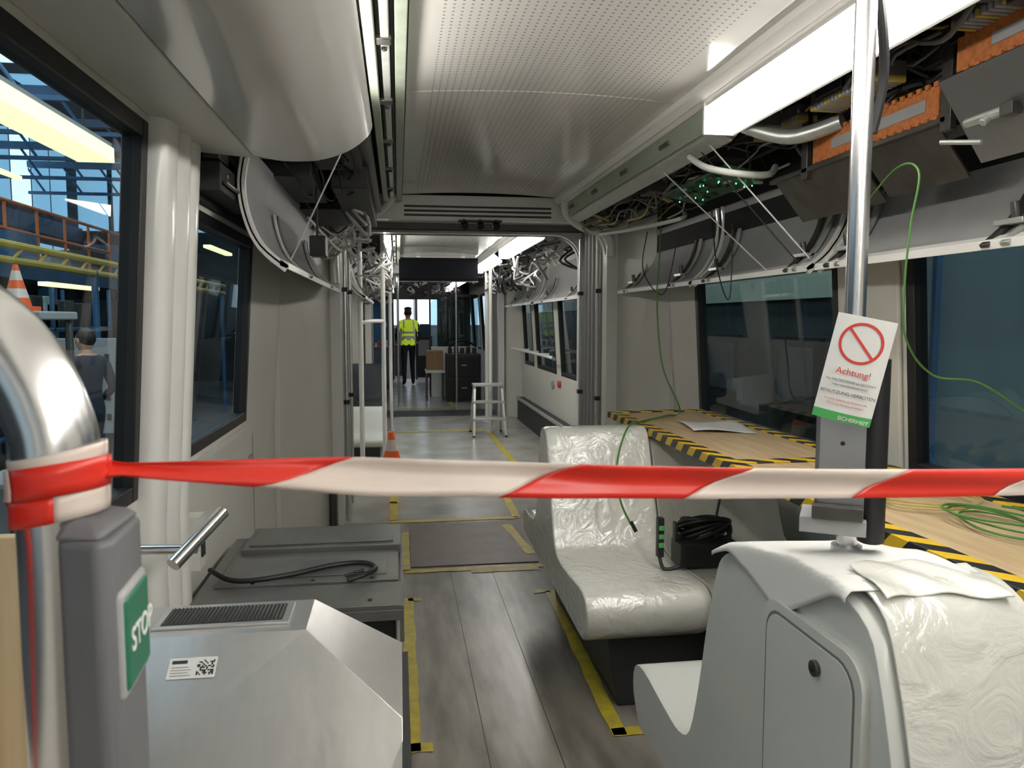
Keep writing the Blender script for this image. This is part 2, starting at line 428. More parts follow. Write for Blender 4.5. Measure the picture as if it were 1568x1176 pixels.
cv.hexa([(1.36,3.1,2.09),(1.56,3.1,2.05),(1.56,3.9,2.05),(1.36,3.9,2.09),(1.36,3.1,2.10),(1.56,3.1,2.06),(1.56,3.9,2.06),(1.36,3.9,2.10)],PCB)
for i in range(26):
    x=random.uniform(1.37,1.55); y=random.uniform(3.12,3.88); z=2.09-(x-1.36)*.2
    cv.box(x,x+random.uniform(.01,.04),y,y+random.uniform(.01,.06),z-.012,z,random.choice([BLACK,CHAR,GREYL,PCB]))
for i in range(12):
    x=random.uniform(1.37,1.55); y=random.uniform(3.12,3.88); z=2.08-(x-1.36)*.2
    cv.box(x,x+.006,y,y+.006,z-.008,z,LED)
cv.box(1.25,1.28,2.85,5.35,2.17,2.20,ALU); cv.box(1.55,1.58,.5,5.35,2.16,2.18,STEELD)
for y in (2.9,3.5,4.1,4.7,5.2): cv.box(1.20,1.62,y,y+.03,2.2,2.22,STEELD)
cv.done()

def cables(name,n,xr,yr,zr,mats,rr=(.003,.008),seg=7,amp=.06):
    mb=MB(name)
    for i in range(n):
        x=random.uniform(*xr); z=random.uniform(*zr); y=random.uniform(yr[0],yr[1]-.3); L=random.uniform(.4,1.8)
        y2=min(y+L,yr[1]); pts=[]
        for k in range(seg+1):
            pts.append((min(max(x+random.uniform(-amp,amp),xr[0]-.03),xr[1]+.03),y+(y2-y)*k/seg,min(max(z+random.uniform(-amp,amp*.7),zr[0]-.06),zr[1])))
        mb.tube(pts,random.uniform(*rr),random.choice(mats),6,4)
    return mb
cables('cable_harness',110,(1.28,1.66),(.9,5.3),(2.10,2.32),[BLACK,BLACK,BLACK,WIREG,WIREG,WIREY,WIREW,BLACK]).done()
cables('cable_harness',24,(-.56,-.18),(2.7,5.3),(2.07,2.3),[BLACK,BLACK,BLACK,WIREG]).done()
cables('cable_harness',9,(-.42,-.18),(3.9,5.3),(1.86,2.06),[WIREW,BLACK,WIREG,WIREW],(.004,.009),7,.09).done()
cables('cable_harness',46,(-.42,-.10),(6.45,11.3),(1.72,2.25),[WIREW,WIREW,BLACK,WIREG],(.006,.012),8,.14).done()
cables('cable_harness',38,(1.26,1.55),(6.45,11.3),(1.85,2.25),[WIREW,BLACK,WIREG,WIREG],(.006,.014),8,.12).done()

q=MB('cable_conduit')
q.tube([(1.20,3.10,2.12),(1.21,2.95,2.05),(1.30,2.85,2.01),(1.42,2.85,2.01),(1.5,2.95,2.06)],.013,WIREW,12)
q.tube([(1.3,4.9,2.0),(1.35,4.3,1.97),(1.5,4.0,1.99),(1.6,4.2,2.05)],.012,WIREW,12)
q.tube([(1.02,1.62,2.28),(1.06,1.62,2.14),(1.10,1.66,2.0),(1.09,1.68,1.88)],.011,BLACK,10)
q.tube([(1.25,2.7,2.15),(1.35,2.55,2.08),(1.45,2.4,2.10)],.026,ALU,12)
q.done()

# ------------------------------------------------------------------ hanging flaps (opened covers)
def flap(name,side,y0,y1,brackets=(),prof=None):
    mb=MB(name,bevel=.002)
    def X(d): return CX+side*d
    prof=prof or [(1.165,2.05),(1.175,1.94),(1.15,1.82),(1.09,1.72),(1.01,1.65)]
    pr=[(q.x,q.y) for q in cr([(p[0],p[1],0) for p in prof],4)]
    mb.sheet([(X(a),b) for a,b in pr],'Y',y0,y1,.010*side,GREYL)
    e=prof[-1]
    mb.prism([(X(e[0]-.01),e[1]-.015),(X(e[0]-.01),e[1]+.01),(X(e[0]+.02),e[1]+.025),(X(e[0]+.025),e[1])],'Y',y0,y1,WHITE)
    for ya in (y0,y1-.02):
        mb.sheet([(X(a-.012),b) for a,b in pr],'Y',ya,ya+.02,.03*side,WHITE)
    for yb in brackets:
        for off in (0,.07):
            mb.sheet([(X(a-.02),b) for a,b in pr[5:]],'Y',yb+off,yb+off+.03,.012*side,STEELD if off else ALU)
        mb.box(min(X(1.03),X(1.10)),max(X(1.03),X(1.10)),yb,yb+.10,1.70,1.715,ALU)
        mb.cyl((X(1.06),yb+.05,1.70),(X(1.05),yb+.05,1.76),.012,STEELD,n=8)
    return mb
flap('luggage_flap',1,2.78,3.95,brackets=(2.85,3.7)).done()
flap('luggage_flap',1,4.0,5.35,brackets=(4.2,5.1)).done()
flap('luggage_flap',1,.6,2.72,brackets=(1.78,2.55)).done()
LP=[(1.065,2.07),(1.090,1.94),(1.075,1.82),(1.03,1.72),(.945,1.645)]
flap('luggage_flap',-1,2.88,5.3,brackets=(3.5,4.6),prof=LP).done()
flap('luggage_flap',-1,6.6,8.8,brackets=(7.0,8.2),prof=[(a-.12,b) for a,b in LP]).done()
flap('luggage_flap',1,6.6,8.8,brackets=(7.0,8.2)).done()
flap('luggage_flap',1,9.0,11.2,brackets=(9.5,10.5)).done()

s=MB('support_cord')
s.cyl((1.2,2.95,2.16),(1.53,2.72,1.68),.003,WIREW,n=6)
s.cyl((1.22,3.5,2.14),(1.55,3.1,1.66),.003,WIREW,n=6)
s.cyl((1.22,3.05,2.14),(1.55,2.85,1.68),.003,BLACK,n=6)
s.cyl((-.12,2.70,2.14),(-.40,3.05,1.68),.003,WIREW,n=6)
s.done()
bx=MB('junction_box',bevel=.005); bx.box(-.39,-.32,3.60,3.72,1.74,1.83,BLACK); bx.cyl((-.36,3.66,1.83),(-.36,3.66,2.06),.006,BLACK,n=6); bx.done()

pl=MB('mounting_plate',bevel=.002)
def slab(y0,y1,xa,za,xb,zb,mat,t=.006):
    pl.prism([(xa,za),(xb,zb),(xb+t,zb+t),(xa+t,za+t)],'Y',y0,y1,mat)
slab(.7,1.86,1.385,2.06,1.52,1.86,STEELM)
slab(1.95,2.30,1.45,1.985,1.56,1.84,STEELD); slab(2.33,2.85,1.44,1.99,1.57,1.83,STEELD)
pl.box(1.44,1.465,1.90,2.88,1.975,1.99,STEELD); pl.box(1.44,1.46,1.88,1.92,1.95,2.22,STEELD); pl.box(1.44,1.46,2.60,2.64,1.95,2.22,STEELD)
for (y0,y1,za,zb,x) in ((1.94,2.58,1.995,2.085,1.45),(1.0,1.84,2.08,2.165,1.42)):
    pl.box(x,x+.012,y0,y1,za,zb,ORANGE)
    pl.box(x-.003,x,y0+.05,y1-.12,za+.028,zb-.028,GREYL)
    k=0
    while y0+k*.036<y1-.02:
        y=y0+k*.036; pl.box(x-.005,x+.004,y,y+.018,za-.008,za+.006,ORANGE); pl.box(x-.005,x+.004,y,y+.018,zb-.006,zb+.008,ORANGE); k+=1
pl.cyl((1.44,1.70,1.95),(1.44,1.82,1.95),.012,ALU,n=10); pl.cyl((1.445,1.74,1.955),(1.42,1.74,1.93),.010,ALU,n=10); pl.box(1.43,1.46,1.66,1.70,1.935,1.965,STEELD)
pl.cyl((1.47,1.80,1.90),(1.43,1.90,1.92),.007,ALU,n=8)
pl.done()

# ------------------------------------------------------------------ gangways
def gangway(y0,y1):
    g=MB('gangway_bellows',sharp=60)
    n=6
    for side in (-1,1):
        x=CX+side*.99; prof=[]
        for i in range(n*8+1):
            y=y0+.12+(y1-y0-.24)*i/(n*8); prof.append((x-side*.022*(1+math.cos(2*math.pi*i/8)),y))
        prof+= [(x+side*.05,y1-.12),(x+side*.05,y0+.12)]
        g.prism(prof,'Z',0,2.2,BELL)
    prof=[]
    for i in range(n*8+1):
        y=y0+.12+(y1-y0-.24)*i/(n*8); prof.append((y,2.20-.02*(1+math.cos(2*math.pi*i/8))))
    prof+=[(y1-.12,2.26),(y0+.12,2.26)]
    g.prism(prof,'X',-.44,1.54,CHAR)
    g.done()
    for yy in (y0,y1-.12):
        fr=MB('gangway_portal_frame',bevel=.01,seg=3)
        def ring(inset,zt,r,k=6):
            x0=-.44+inset; x1=1.54-inset; pts=[(x0,0)]
            for i in range(k+1):
                a=math.pi-math.pi/2*i/k; pts.append((x0+r+r*math.cos(a),zt-r+r*math.sin(a)))
            for i in range(k+1):
                a=math.pi/2-math.pi/2*i/k; pts.append((x1-r+r*math.cos(a),zt-r+r*math.sin(a)))
            pts.append((x1,0)); return pts
        a=ring(.05,2.14,.22); b=ring(-.04,2.31,.12); m=len(a)
        vs=[(p[0],yy,p[1]) for p in a]+[(p[0],yy,p[1]) for p in b]+[(p[0],yy+.12,p[1]) for p in a]+[(p[0],yy+.12,p[1]) for p in b]
        fs=[]
        for i in range(m-1):
            fs+=[(i,i+1,m+i+1,m+i),(2*m+i,3*m+i,3*m+i+1,2*m+i+1),(i,2*m+i,2*m+i+1,i+1),(m+i,m+i+1,3*m+i+1,3*m+i)]
        fs+=[(0,m,3*m,2*m),(m-1,3*m-1,4*m-1,2*m-1)]
        fr.add(vs,fs,WHITE)
        c2=ring(.10-.04,2.125,.21)
        fr.tube([(p[0],yy-.004,p[1]) for p in c2[1:-1]],.006,GREYL,6,1)
        for z in (2.165,2.195,2.225): fr.box(.05,1.08,yy-.006,yy,z,z+.014,CHAR)
        fr.done()
gangway(5.42,6.35); gangway(11.5,12.4)
cc=MB('portal_corner_trim')
cc.tube([(-.02,5.15,2.26),(-.08,5.25,2.20),(-.20,5.32,2.13),(-.36,5.36,2.08),(-.42,5.38,1.98),(-.42,5.38,1.7)],.03,WHITE,12)
cc.tube([(1.12,5.15,2.24),(1.16,5.25,2.17),(1.28,5.32,2.10),(1.44,5.36,2.06),(1.50,5.38,2.0),(1.50,5.38,1.9)],.03,WHITE,12)
cc.done()
gr=MB('grab_rail')
for (x,y) in ((-.37,5.60),(-.37,6.15),(1.47,5.60),(1.47,6.15)):
    gr.cyl((x,y,.0),(x,y,2.1),.013,ALU,n=10)
    for z in (.85,1.65): gr.box(x-.02,x+.02,y-.025,y+.025,z,z+.03,BLACK)
gr.done()

sn=MB('camera_sensor_bar',bevel=.004)
sn.box(.42,.72,5.34,5.41,2.12,2.135,BLACK)
for x in (.46,.57,.68): sn.cyl((x,5.38,2.125),(x,5.33,2.085),.025,BLACK,n=12)
sn.done()
d=MB('passenger_display',bevel=.008)
d.box(.02,1.07,10.36,10.42,1.96,2.275,SCREEN); d.box(.05,1.04,10.352,10.36,1.99,2.245,SCREEN); d.box(.02,1.07,10.35,10.356,1.955,1.965,GREYP); d.box(.25,.30,10.38,10.41,2.27,2.30,ALU); d.box(.85,.90,10.38,10.41,2.27,2.30,ALU)
d.done()

# ------------------------------------------------------------------ seats right
def smooth2(pr,k=3): return [(q.x,q.y) for q in cr([(a,b,0) for a,b in pr],k)]
def seatshell(mb,prof,x0,x1,mat,side=.03):
    n=len(prof); cy=sum(p[0] for p in prof)/n; cz=sum(p[1] for p in prof)/n
    rings=[(x0,.965),(x0+side*.4,.99),(x0+side,1.),(x1-side,1.),(x1-side*.4,.99),(x1,.965)]
    vs=[]
    for x,sc in rings:
        for (y,z) in prof:
            vs.append((x,cy+(y-cy)*(1-(1-sc)*.35),cz+(z-cz)*(1-(1-sc)*.6)))
    fs=[tuple(range(n))[::-1],tuple(range(n*5,n*6))]
    for r_ in range(5):
        for i in range(n): fs.append((r_*n+i,r_*n+(i+1)%n,(r_+1)*n+(i+1)%n,(r_+1)*n+i))
    mb.add(vs,fs,mat)

XN=.915
near=[(2.05,.28),(2.11,.36),(2.10,.44),(2.02,.465),(1.85,.445),(1.74,.44),(1.67,.48),(1.62,.62),(1.58,.78),(1.54,.90),(1.51,.955),(1.45,.985),(1.35,1.01),(1.20,1.035),(1.08,1.04),(.995,1.01),(.96,.94),(.925,.82),(.88,.62),(.84,.50),(.76,.455),(.6,.45),(.48,.455),(.42,.42),(.43,.34),(.50,.28)]
ns=MB('tram_seat_back_to_back',bevel=.006,sharp=50)
seatshell(ns,smooth2(near)[:-1],.67,XN,SEATP)
low=[(y,min(z,.84)) for y,z in near]
seatshell(ns,smooth2(low,2)[:-1],XN+.004,1.70,SEATP)
film=[(1.10,1.050),(1.04,1.048),(.985,1.018),(.95,.94),(.915,.82),(.87,.62),(.83,.51),(.74,.468),(.6,.463)]
ns.sheet(smooth2(film),'X',.69,XN+.008,.004,SEAT)
ns.box(.82,1.6,.6,1.95,0,.30,CHAR)
def rrect(y0,y1,z0,z1,r,k=5):
    pts=[]
    for (cy_,cz_,a0) in ((y1-r,z1-r,0),(y0+r,z1-r,90),(y0+r,z0+r,180),(y1-r,z0+r,270)):
        for i in range(k+1):
            a=math.radians(a0+90*i/k); pts.append((cy_+r*math.cos(a),cz_+r*math.sin(a)))
    return pts
ns.prism(rrect(.985,1.295,.42,.955,.05),'X',.657,.672,SEATP)
ns.prism(rrect(1.002,1.279,.43,.938,.045),'X',.6562,.658,SEAM)
ns.prism(rrect(1.007,1.274,.435,.933,.043),'X',.6554,.658,SEATP)
ns.cyl((.656,1.105,.895),(.648,1.105,.895),.013,STEELD,n=18); ns.cyl((.649,1.105,.895),(.645,1.105,.895),.006,BLACK,n=12)
ns.done()

def topz(y):
    pts=[(1.52,.95),(1.50,.967),(1.45,.988),(1.35,1.013),(1.20,1.038),(1.08,1.043),(1.0,1.03)]
    for (a,b),(c_,d_) in zip(pts,pts[1:]):
        if c_<=y<=a: return b+(d_-b)*(a-y)/(a-c_)
    return pts[0][1] if y>1.52 else pts[-1][1]
ps=MB('protective_sheet',sharp=70)
def sheet_fn(u,v):
    y=1.03+.475*u
    drop=.10*max(0,1-abs(y-1.24)/.19)+.014
    L=.235
    s_=v*(L+drop)
    zt=topz(y)+.009
    if s_<L: x=.895-s_; z=zt+.002*math.sin(19*x+14*y)+.002*math.sin(33*y+8*x)
    else: x=.895-L-.006-.008*math.sin(9*y); z=zt-(s_-L)
    return (x,y,z)
ps.grid(sheet_fn,30,30,PAPER); ps.done(solid=.002)
fp=MB('foam_pad',bevel=.002,sharp=60)
def foam(u,v):
    return (.70+.20*u+.015*v,1.0+.12*v+.015*math.sin(4*u),1.057+.003*math.sin(14*u+6*v)-.012*(1-v)**3-.006*u)
fp.grid(foam,20,10,FOAM); fp.done(solid=.004)

far=[(2.66,.28),(2.60,.33),(2.59,.42),(2.66,.465),(2.85,.455),(3.05,.45),(3.16,.49),(3.24,.66),(3.31,.84),(3.36,.94),(3.42,.965),(3.50,.94),(3.55,.80),(3.60,.58),(3.66,.48),(3.80,.455),(3.95,.455),(4.0,.40),(3.97,.30)]
fs_=MB('tram_seat_back_to_back',bevel=.006,sharp=50)
seatshell(fs_,smooth2(far)[:-1],.65,1.125,SEAT)
seatshell(fs_,smooth2([(y,min(z,.905)) for y,z in far],2)[:-1],1.13,1.70,SEAT)
fs_.hexa([(.80,2.70,0),(1.6,2.70,0),(1.6,3.85,0),(.80,3.85,0),(.76,2.72,.30),(1.6,2.72,.30),(1.6,3.85,.30),(.76,3.85,.30)],CHAR)
fs_.done()

tb=MB('plywood_worktop',bevel=.002)
tb.box(1.135,1.66,1.00,4.05,.925,.95,WOOD)
tb.box(1.127,1.185,.99,4.06,.92,.956,HAZ); tb.box(1.615,1.668,.99,4.06,.92,.956,HAZ)
tb.box(1.185,1.615,4.0,4.06,.92,.956,HAZ); tb.box(1.185,1.615,.99,1.05,.92,.956,HAZ)
tb.box(1.185,1.615,2.50,2.56,.95,.956,HAZ)
for y in (1.3,2.3,3.95):
    for x in (1.60,): tb.box(x,x+.05,y,y+.05,0,.925,WOOD)
tb.done()
dc=MB('paper_document'); dc.grid(lambda u,v:(1.30+.26*u+.05*v,3.25+.34*v-.08*u,.9585+.006*math.sin(5*u+3*v)),10,10,PAPER); dc.done(solid=.001)
gc=MB('green_cable_coil')
pts=[]
for i in range(40):
    a=i*.5; rr_=.085+.02*math.sin(i*.9); pts.append((1.42+rr_*math.cos(a),1.62+rr_*1.4*math.sin(a),.958+.0008*i))
gc.tube(pts,.003,GREEN,6,3); 
pts=[(1.42+(.12+.02*math.sin(i*1.3))*math.cos(i*.6),1.86+.10*math.sin(i*.6),.958+.0006*i) for i in range(30)]
gc.tube(pts,.002,WIREY,6,3); gc.done()

w=MB('earthing_cable')
w.tube([(1.50,4.3,2.08),(1.46,4.2,1.85),(1.43,4.15,1.55),(1.45,4.1,1.2),(1.50,3.95,.965),(1.35,3.75,.963),(1.15,3.55,.962),(.98,3.2,.985),(.90,3.08,.86),(.89,3.0,.72),(.93,2.98,.62)],.0045,GREEN,6,8)
w.cyl((.93,2.98,.63),(.95,2.97,.59),.008,BLACK,n=8)
w.tube([(1.53,2.5,1.75),(1.43,2.1,1.88),(1.37,1.9,1.845),(1.34,1.88,1.7),(1.33,1.88,1.55),(1.34,1.88,1.40),(1.44,1.9,1.30),(1.55,1.86,1.28),(1.68,1.80,1.18)],.003,GREEN,6,8)
w.tube([(1.55,3.7,2.0),(1.5,3.5,1.7),(1.52,3.4,1.55),(1.55,3.45,1.9)],.003,BLACK,6,8)
w.tube([(1.55,4.7,2.0),(1.46,4.5,1.75),(1.52,4.3,1.6),(1.56,4.2,1.9)],.003,BLACK,6,8)
w.done()
eq=MB('extension_cable_bundle',bevel=.004)
for i in range(9):
    a0=random.uniform(.75,1.1)
    pts=[(1.24+.11*a0*math.cos(a)+.003*i,2.98+.07*math.sin(a)*a0+.006*i,.525+.07*a0*(1+math.sin(a+.5*i))*.6+.004*i) for a in [2*math.pi*j/12 for j in range(13)]]
    eq.tube(pts,.009,BLACK,8,3)
eq.box(1.10,1.34,2.86,2.97,.465,.56,BLACK); eq.box(1.14,1.30,2.95,3.08,.465,.50,BLACK)
eq.box(1.02,1.045,2.9,2.93,.50,.66,BLACK); eq.box(1.09,1.10,2.9,2.93,.56,.64,BLACK)
for k in range(3): eq.box(1.022,1.043,2.897,2.90,.54+.035*k,.56+.035*k,GSTRIP)
eq.tube([(1.03,2.91,.50),(1.04,2.88,.46),(1.10,2.87,.47)],.008,BLACK,8)
eq.tube([(1.30,3.0,.6),(1.36,3.05,.8),(1.40,3.1,.90)],.006,BLACK,8)
eq.done()

# ------------------------------------------------------------------ right stanchion with sign
pp=MB('grab_pole',sharp=40)
pp.cyl((.785,1.24,1.05),(.785,1.24,2.30),.0175,STEEL,n=32)
pp.cyl((.785,1.24,1.03),(.785,1.24,1.10),.013,STEELB,n=20)
pp.cyl((.785,1.24,1.040),(.785,1.24,1.052),.026,STEELB,n=24)
pp.cyl((.785,1.24,2.26),(.785,1.24,2.305),.032,STEEL,n=24)
pp.done()
cm=MB('validator_mount',bevel=.003)
R30=Matrix.Translation((.777,1.24,0))@Matrix.Rotation(math.radians(-32),4,'Z')
cm.box(-.048,.036,-.045,-.035,1.11,1.30,STEELM,R30)
cm.box(-.048,-.040,-.045,.02,1.11,1.30,STEELM,R30)
cm.box(-.07,.036,-.065,.03,1.085,1.112,GREYL,R30); cm.box(-.05,.03,-.075,-.05,1.112,1.135,STEELD,R30)
cm.box(-.038,.03,-.06,-.045,1.12,1.13,ALU,R30)
cm.prism([(.044+.022*math.cos(a),-.02+.022*math.sin(a)*1.4) for a in [2*math.pi*i/20 for i in range(20)]],'Z',1.07,1.385,BLACK,R30)
cm.cyl(R30@Vector((-.005,-.044,1.24)),R30@Vector((-.005,-.0462,1.24)),.004,BLACK,n=10)
cm.done()

SX=Matrix.Translation((.748,1.178,1.368))@Matrix.Rotation(math.radians(-32),4,'Z')@Matrix.Rotation(math.radians(12),4,'Y')
sg=MB('warning_sign',sharp=60)
W,H=.046,.088
def sgf(u,v):
    x=-W+2*W*u; z=-H+2*H*v
    return (x,-.010*(1-(2*u-1)**2)+.012*(max(0,u-.8)*5)**2*.5,z)
sg.grid(sgf,16,12,PAPER,X=SX)
def onp(x,z,e=.0012):
    u=(x+W)/(2*W); return (x,-.010*(1-(2*u-1)**2)+.012*(max(0,u-.8)*5)**2*.5-e,z)
k=40; R1,R2=.0345,.0300; cx_,cz_=.000,.044
vs=[onp(cx_+R*math.cos(2*math.pi*i/k),cz_+R*math.sin(2*math.pi*i/k)) for R in (R1,R2) for i in range(k)]
sg.add(vs,[(i,(i+1)%k,k+(i+1)%k,k+i) for i in range(k)],REDP,SX)
a=math.radians(-45); dv=Vector((math.cos(a),math.sin(a))); nv=Vector((-dv.y,dv.x))*.0022; vs=[]
for i in range(9):
    q_=dv*(-R1+.002+(2*R1-.004)*i/8)
    for sgn in (1,-1): vs.append(onp(cx_+q_.x+sgn*nv.x,cz_+q_.y+sgn*nv.y,.0014))
sg.add(vs,[(2*i,2*i+1,2*i+3,2*i+2) for i in range(8)],REDP,SX)
vs=[]
for i in range(13):
    x=-W+2*W*i/12
    for z in (-H-.001,-H+.014): vs.append(onp(x,z,.0008))
sg.add(vs,[(2*i,2*i+1,2*i+3,2*i+2) for i in range(12)],GSTRIP,SX)
so=sg.done()
def stext(n,b,size,z,mat,x=0.,bold=False):
    text(so,n,b,size,SX@Matrix.Translation((x,-.0118,z))@Matrix.Rotation(math.radians(90),4,'X'),mat,bold=bold)
stext('heading_text','Achtung!',.0150,-.010,REDP)
stext('body_text_a','Die HALTESTANGE ist GESPERRT',.0054,-.023,INK)
stext('body_text_b','wegen Inbetriebnahmearbeiten',.0044,-.030,INK)
stext('body_text_c','BENUTZUNG VERBOTEN',.0076,-.044,INK)
stext('body_text_d','Es drohen Gefahren von Personen oder',.0042,-.055,REDP)
stext('body_text_e','Schaden am Fahrzeug und Anlagen',.0042,-.062,REDP)
stext('footer_text','SICHERHEIT',.009,-.0855,PAPER,.018,True)

# ------------------------------------------------------------------ left foreground pole
lp=MB('handrail_pole',sharp=50)
lp.tube([(-.165,.40,0),(-.165,.40,.6),(-.165,.40,1.20),(-.165,.40,1.36),(-.170,.402,1.405),(-.190,.405,1.440),(-.222,.408,1.462),(-.27,.41,1.472),(-.45,.42,1.475),(-.66,.43,1.475)],.0195,STEEL,36,10)
lp.cyl((-.165,.40,0),(-.165,.40,.012),.045,STEEL,n=24)
lpo=lp.done()
rp=MB('handrail_pole',sharp=50)
rp.cyl((.63,.577,.012),(.63,.577,2.29),.0195,STEEL,n=28); rp.cyl((.63,.577,0),(.63,.577,.012),.045,STEEL,n=24)
rp.done()
sb=MB('stop_request_button',bevel=.005,seg=4,sharp=50)
sb.prism([(-.160,.384),(-.153,.366),(-.135,.361),(-.1295,.367),(-.1325,.412),(-.140,.424),(-.150,.424)],'Z',1.20,1.350,GREY)
sb.hexa([(-.157,.366,1.350),(-.133,.364,1.350),(-.133,.418,1.350),(-.150,.418,1.350),(-.154,.374,1.357),(-.138,.372,1.355),(-.138,.412,1.355),(-.150,.412,1.357)],GREY)
Bx=Matrix.Translation((-.131,.390,0))@Matrix.Rotation(math.radians(4),4,'Z')
sb.box(-.004,.0035,-.021,.021,1.275,1.321,GRNB,Bx)
sb.box(-.004,.0022,-.0225,.0225,1.272,1.324,GREYL,Bx)
sbo=sb.done()
text(sbo,'stop_label','STOP',.0160,Bx@Matrix.Translation((.0038,.004,1.293))@Matrix.Rotation(math.radians(90),4,'Z')@Matrix.Rotation(math.radians(90),4,'X'),PAPER,bold=True)

# ------------------------------------------------------------------ barrier tape
bt=MB('barrier_tape',sharp=70)
A=Vector((-.145,.402,1.3765)); B=Vector((.63,.556,1.3155)); LL=(B-A).length
dirh=(B-A).normalized()
def tp3(t,v):
    c=A.lerp(B,t); wd=.0105
    if t<.16: wd=.0030+.0075*(t/.16)**.9
    if t<.012: wd=.0060-.0030*(t/.012)
    tw=.9*math.exp(-t*14)+.10*math.sin(9*t)
    n_=Vector((-dirh.y,dirh.x,0))
    up=Vector((0,0,1))*math.cos(tw)+n_*math.sin(tw)
    return c+up*wd*v+n_*.0012*math.sin(t*45+v*2.4)*(1-min(1,t*1.6))+n_*.0022*math.sin(v*3+4*t)-Vector((0,0,.005*math.sin(math.pi*t)))
bounds=[-1,.122,.292,.452,.625,.80,.96,2]
for bi in range(len(bounds)-1):
    t0=bounds[bi]; t1=bounds[bi+1]
    n=24
    vs=[];fsx=[]
    for i in range(n+1):
        for j in range(7):
            v=-1+2*j/6; sh=.033*v
            a=max(0,min(1,t0+sh)); b_=max(0,min(1,t1+sh))
            vs.append(tp3(a+(b_-a)*i/n,v))
    for i in range(n):
        for j in range(6): fsx.append((i*7+j,(i+1)*7+j,(i+1)*7+j+1,i*7+j+1))
    bt.add(vs,fsx,RED if bi%2==0 else TWHITE)
def wrap(z,w_,tilt,mat,r_=.0212,cx=-.165,cy=.40,ph=0.,mat2=None,cut=0.):
    k=48; nv=3; A_=[];B_=[]
    vs=[]
    for i in range(k+1):
        a_=2*math.pi*i/k
        for j in range(nv+1):
            zz=-w_+2*w_*j/nv
            rw=r_+.0003*math.sin(3*a_+zz*300)
            vs.append((cx+rw*math.cos(a_),cy+rw*math.sin(a_),z+zz+tilt*math.cos(a_+ph)))
    for i in range(k):
        for j in range(nv):
            fA=(i*(nv+1)+j,(i+1)*(nv+1)+j,(i+1)*(nv+1)+j+1,i*(nv+1)+j+1)
            (B_ if (mat2 and math.cos(2*math.pi*i/k-cut)>.2) else A_).append(fA)
    bt.add(vs,A_,mat)
    if B_: bt.add(vs,B_,mat2)
wrap(1.383,.004,.004,TWHITE,.0214); wrap(1.3735,.0075,.0035,RED,.0228,ph=.5,mat2=TWHITE,cut=2.6); wrap(1.360,.0065,.004,TWHITE,.0218,ph=.3,mat2=RED,cut=3.6)
wrap(1.316,.010,.004,RED,.0216,.63,.577)
bt.tube([(-.20,.38,1.372),(-.205,.37,1.33),(-.222,.372,1.27),(-.235,.38,1.20)],.006,RED,6,5)
bt.done(solid=.0004)

# ------------------------------------------------------------------ stainless steel box, left
sbx=MB('stainless_heater_box',bevel=.004,seg=3,sharp=25)
Apf=[(1.80,0),(1.80,.80),(1.62,.80),(1.25,.545),(1.20,.48),(1.20,0)]
Bpf=[(1.80,0),(1.80,.683),(1.445,.683),(1.25,.545),(1.20,.48),(1.20,0)]
vs=[(-.66,y,z) for y,z in Apf]+[(-.20,y,z) for y,z in Apf]+[(0.0,y,z) for y,z in Bpf]
fs=[(0,1,2,3,4,5),(17,16,15,14,13,12)]
for i in range(6):
    j=(i+1)%6; fs.append((i,j,6+j,6+i))
    if i!=2: fs.append((6+i,6+j,12+j,12+i))
fs.append((8,9,15,14))
sbx.add(vs,fs,STEELB)
sbx.box(.0005,.014,1.22,1.80,0,.66,CHAR)
sbx.box(-.52,-.24,1.655,1.775,.8,.806,STEELB); sbx.box(-.505,-.255,1.668,1.762,.804,.8075,CHAR)
for k in range(30):
    x=-.50+k*.0082; sbx.box(x,x+.0032,1.668,1.762,.8065,.81,STEELD)
ou=Vector((-.46,1.540,.7455)); ax=Vector((1,0,0)); au=Vector((0,.823,.568)); an=Vector((0,-.568,.823))
def lab(x0,x1,y0,y1,e,mat):
    q=[ou+ax*x+au*y+an*e for x,y in ((x0,y0),(x1,y0),(x1,y1),(x0,y1))]; sbx.add(q,[(0,1,2,3)],mat)
lab(0,.092,0,.046,.001,PAPER)
for i in range(11):
    for j in range(11):
        if random.random()<.5 or i in(0,10) and j<3: lab(.055+i*.003,.058+i*.003,.006+j*.003,.009+j*.003,.0016,INK)
lab(.006,.035,.033,.040,.0016,INK)
for j in range(4): lab(.006,.045-.006*(j%2),.006+j*.006,.0078+j*.006,.0016,GREYL)
sbx.done()
pbd=MB('plywood_board',bevel=.002); pbd.hexa([(-.70,1.00,0),(-.48,1.00,0),(-.48,1.02,0),(-.70,1.02,0),(-.68,1.06,1.17),(-.475,1.06,1.17),(-.475,1.08,1.17),(-.68,1.08,1.17)],WOOD); pbd.done()

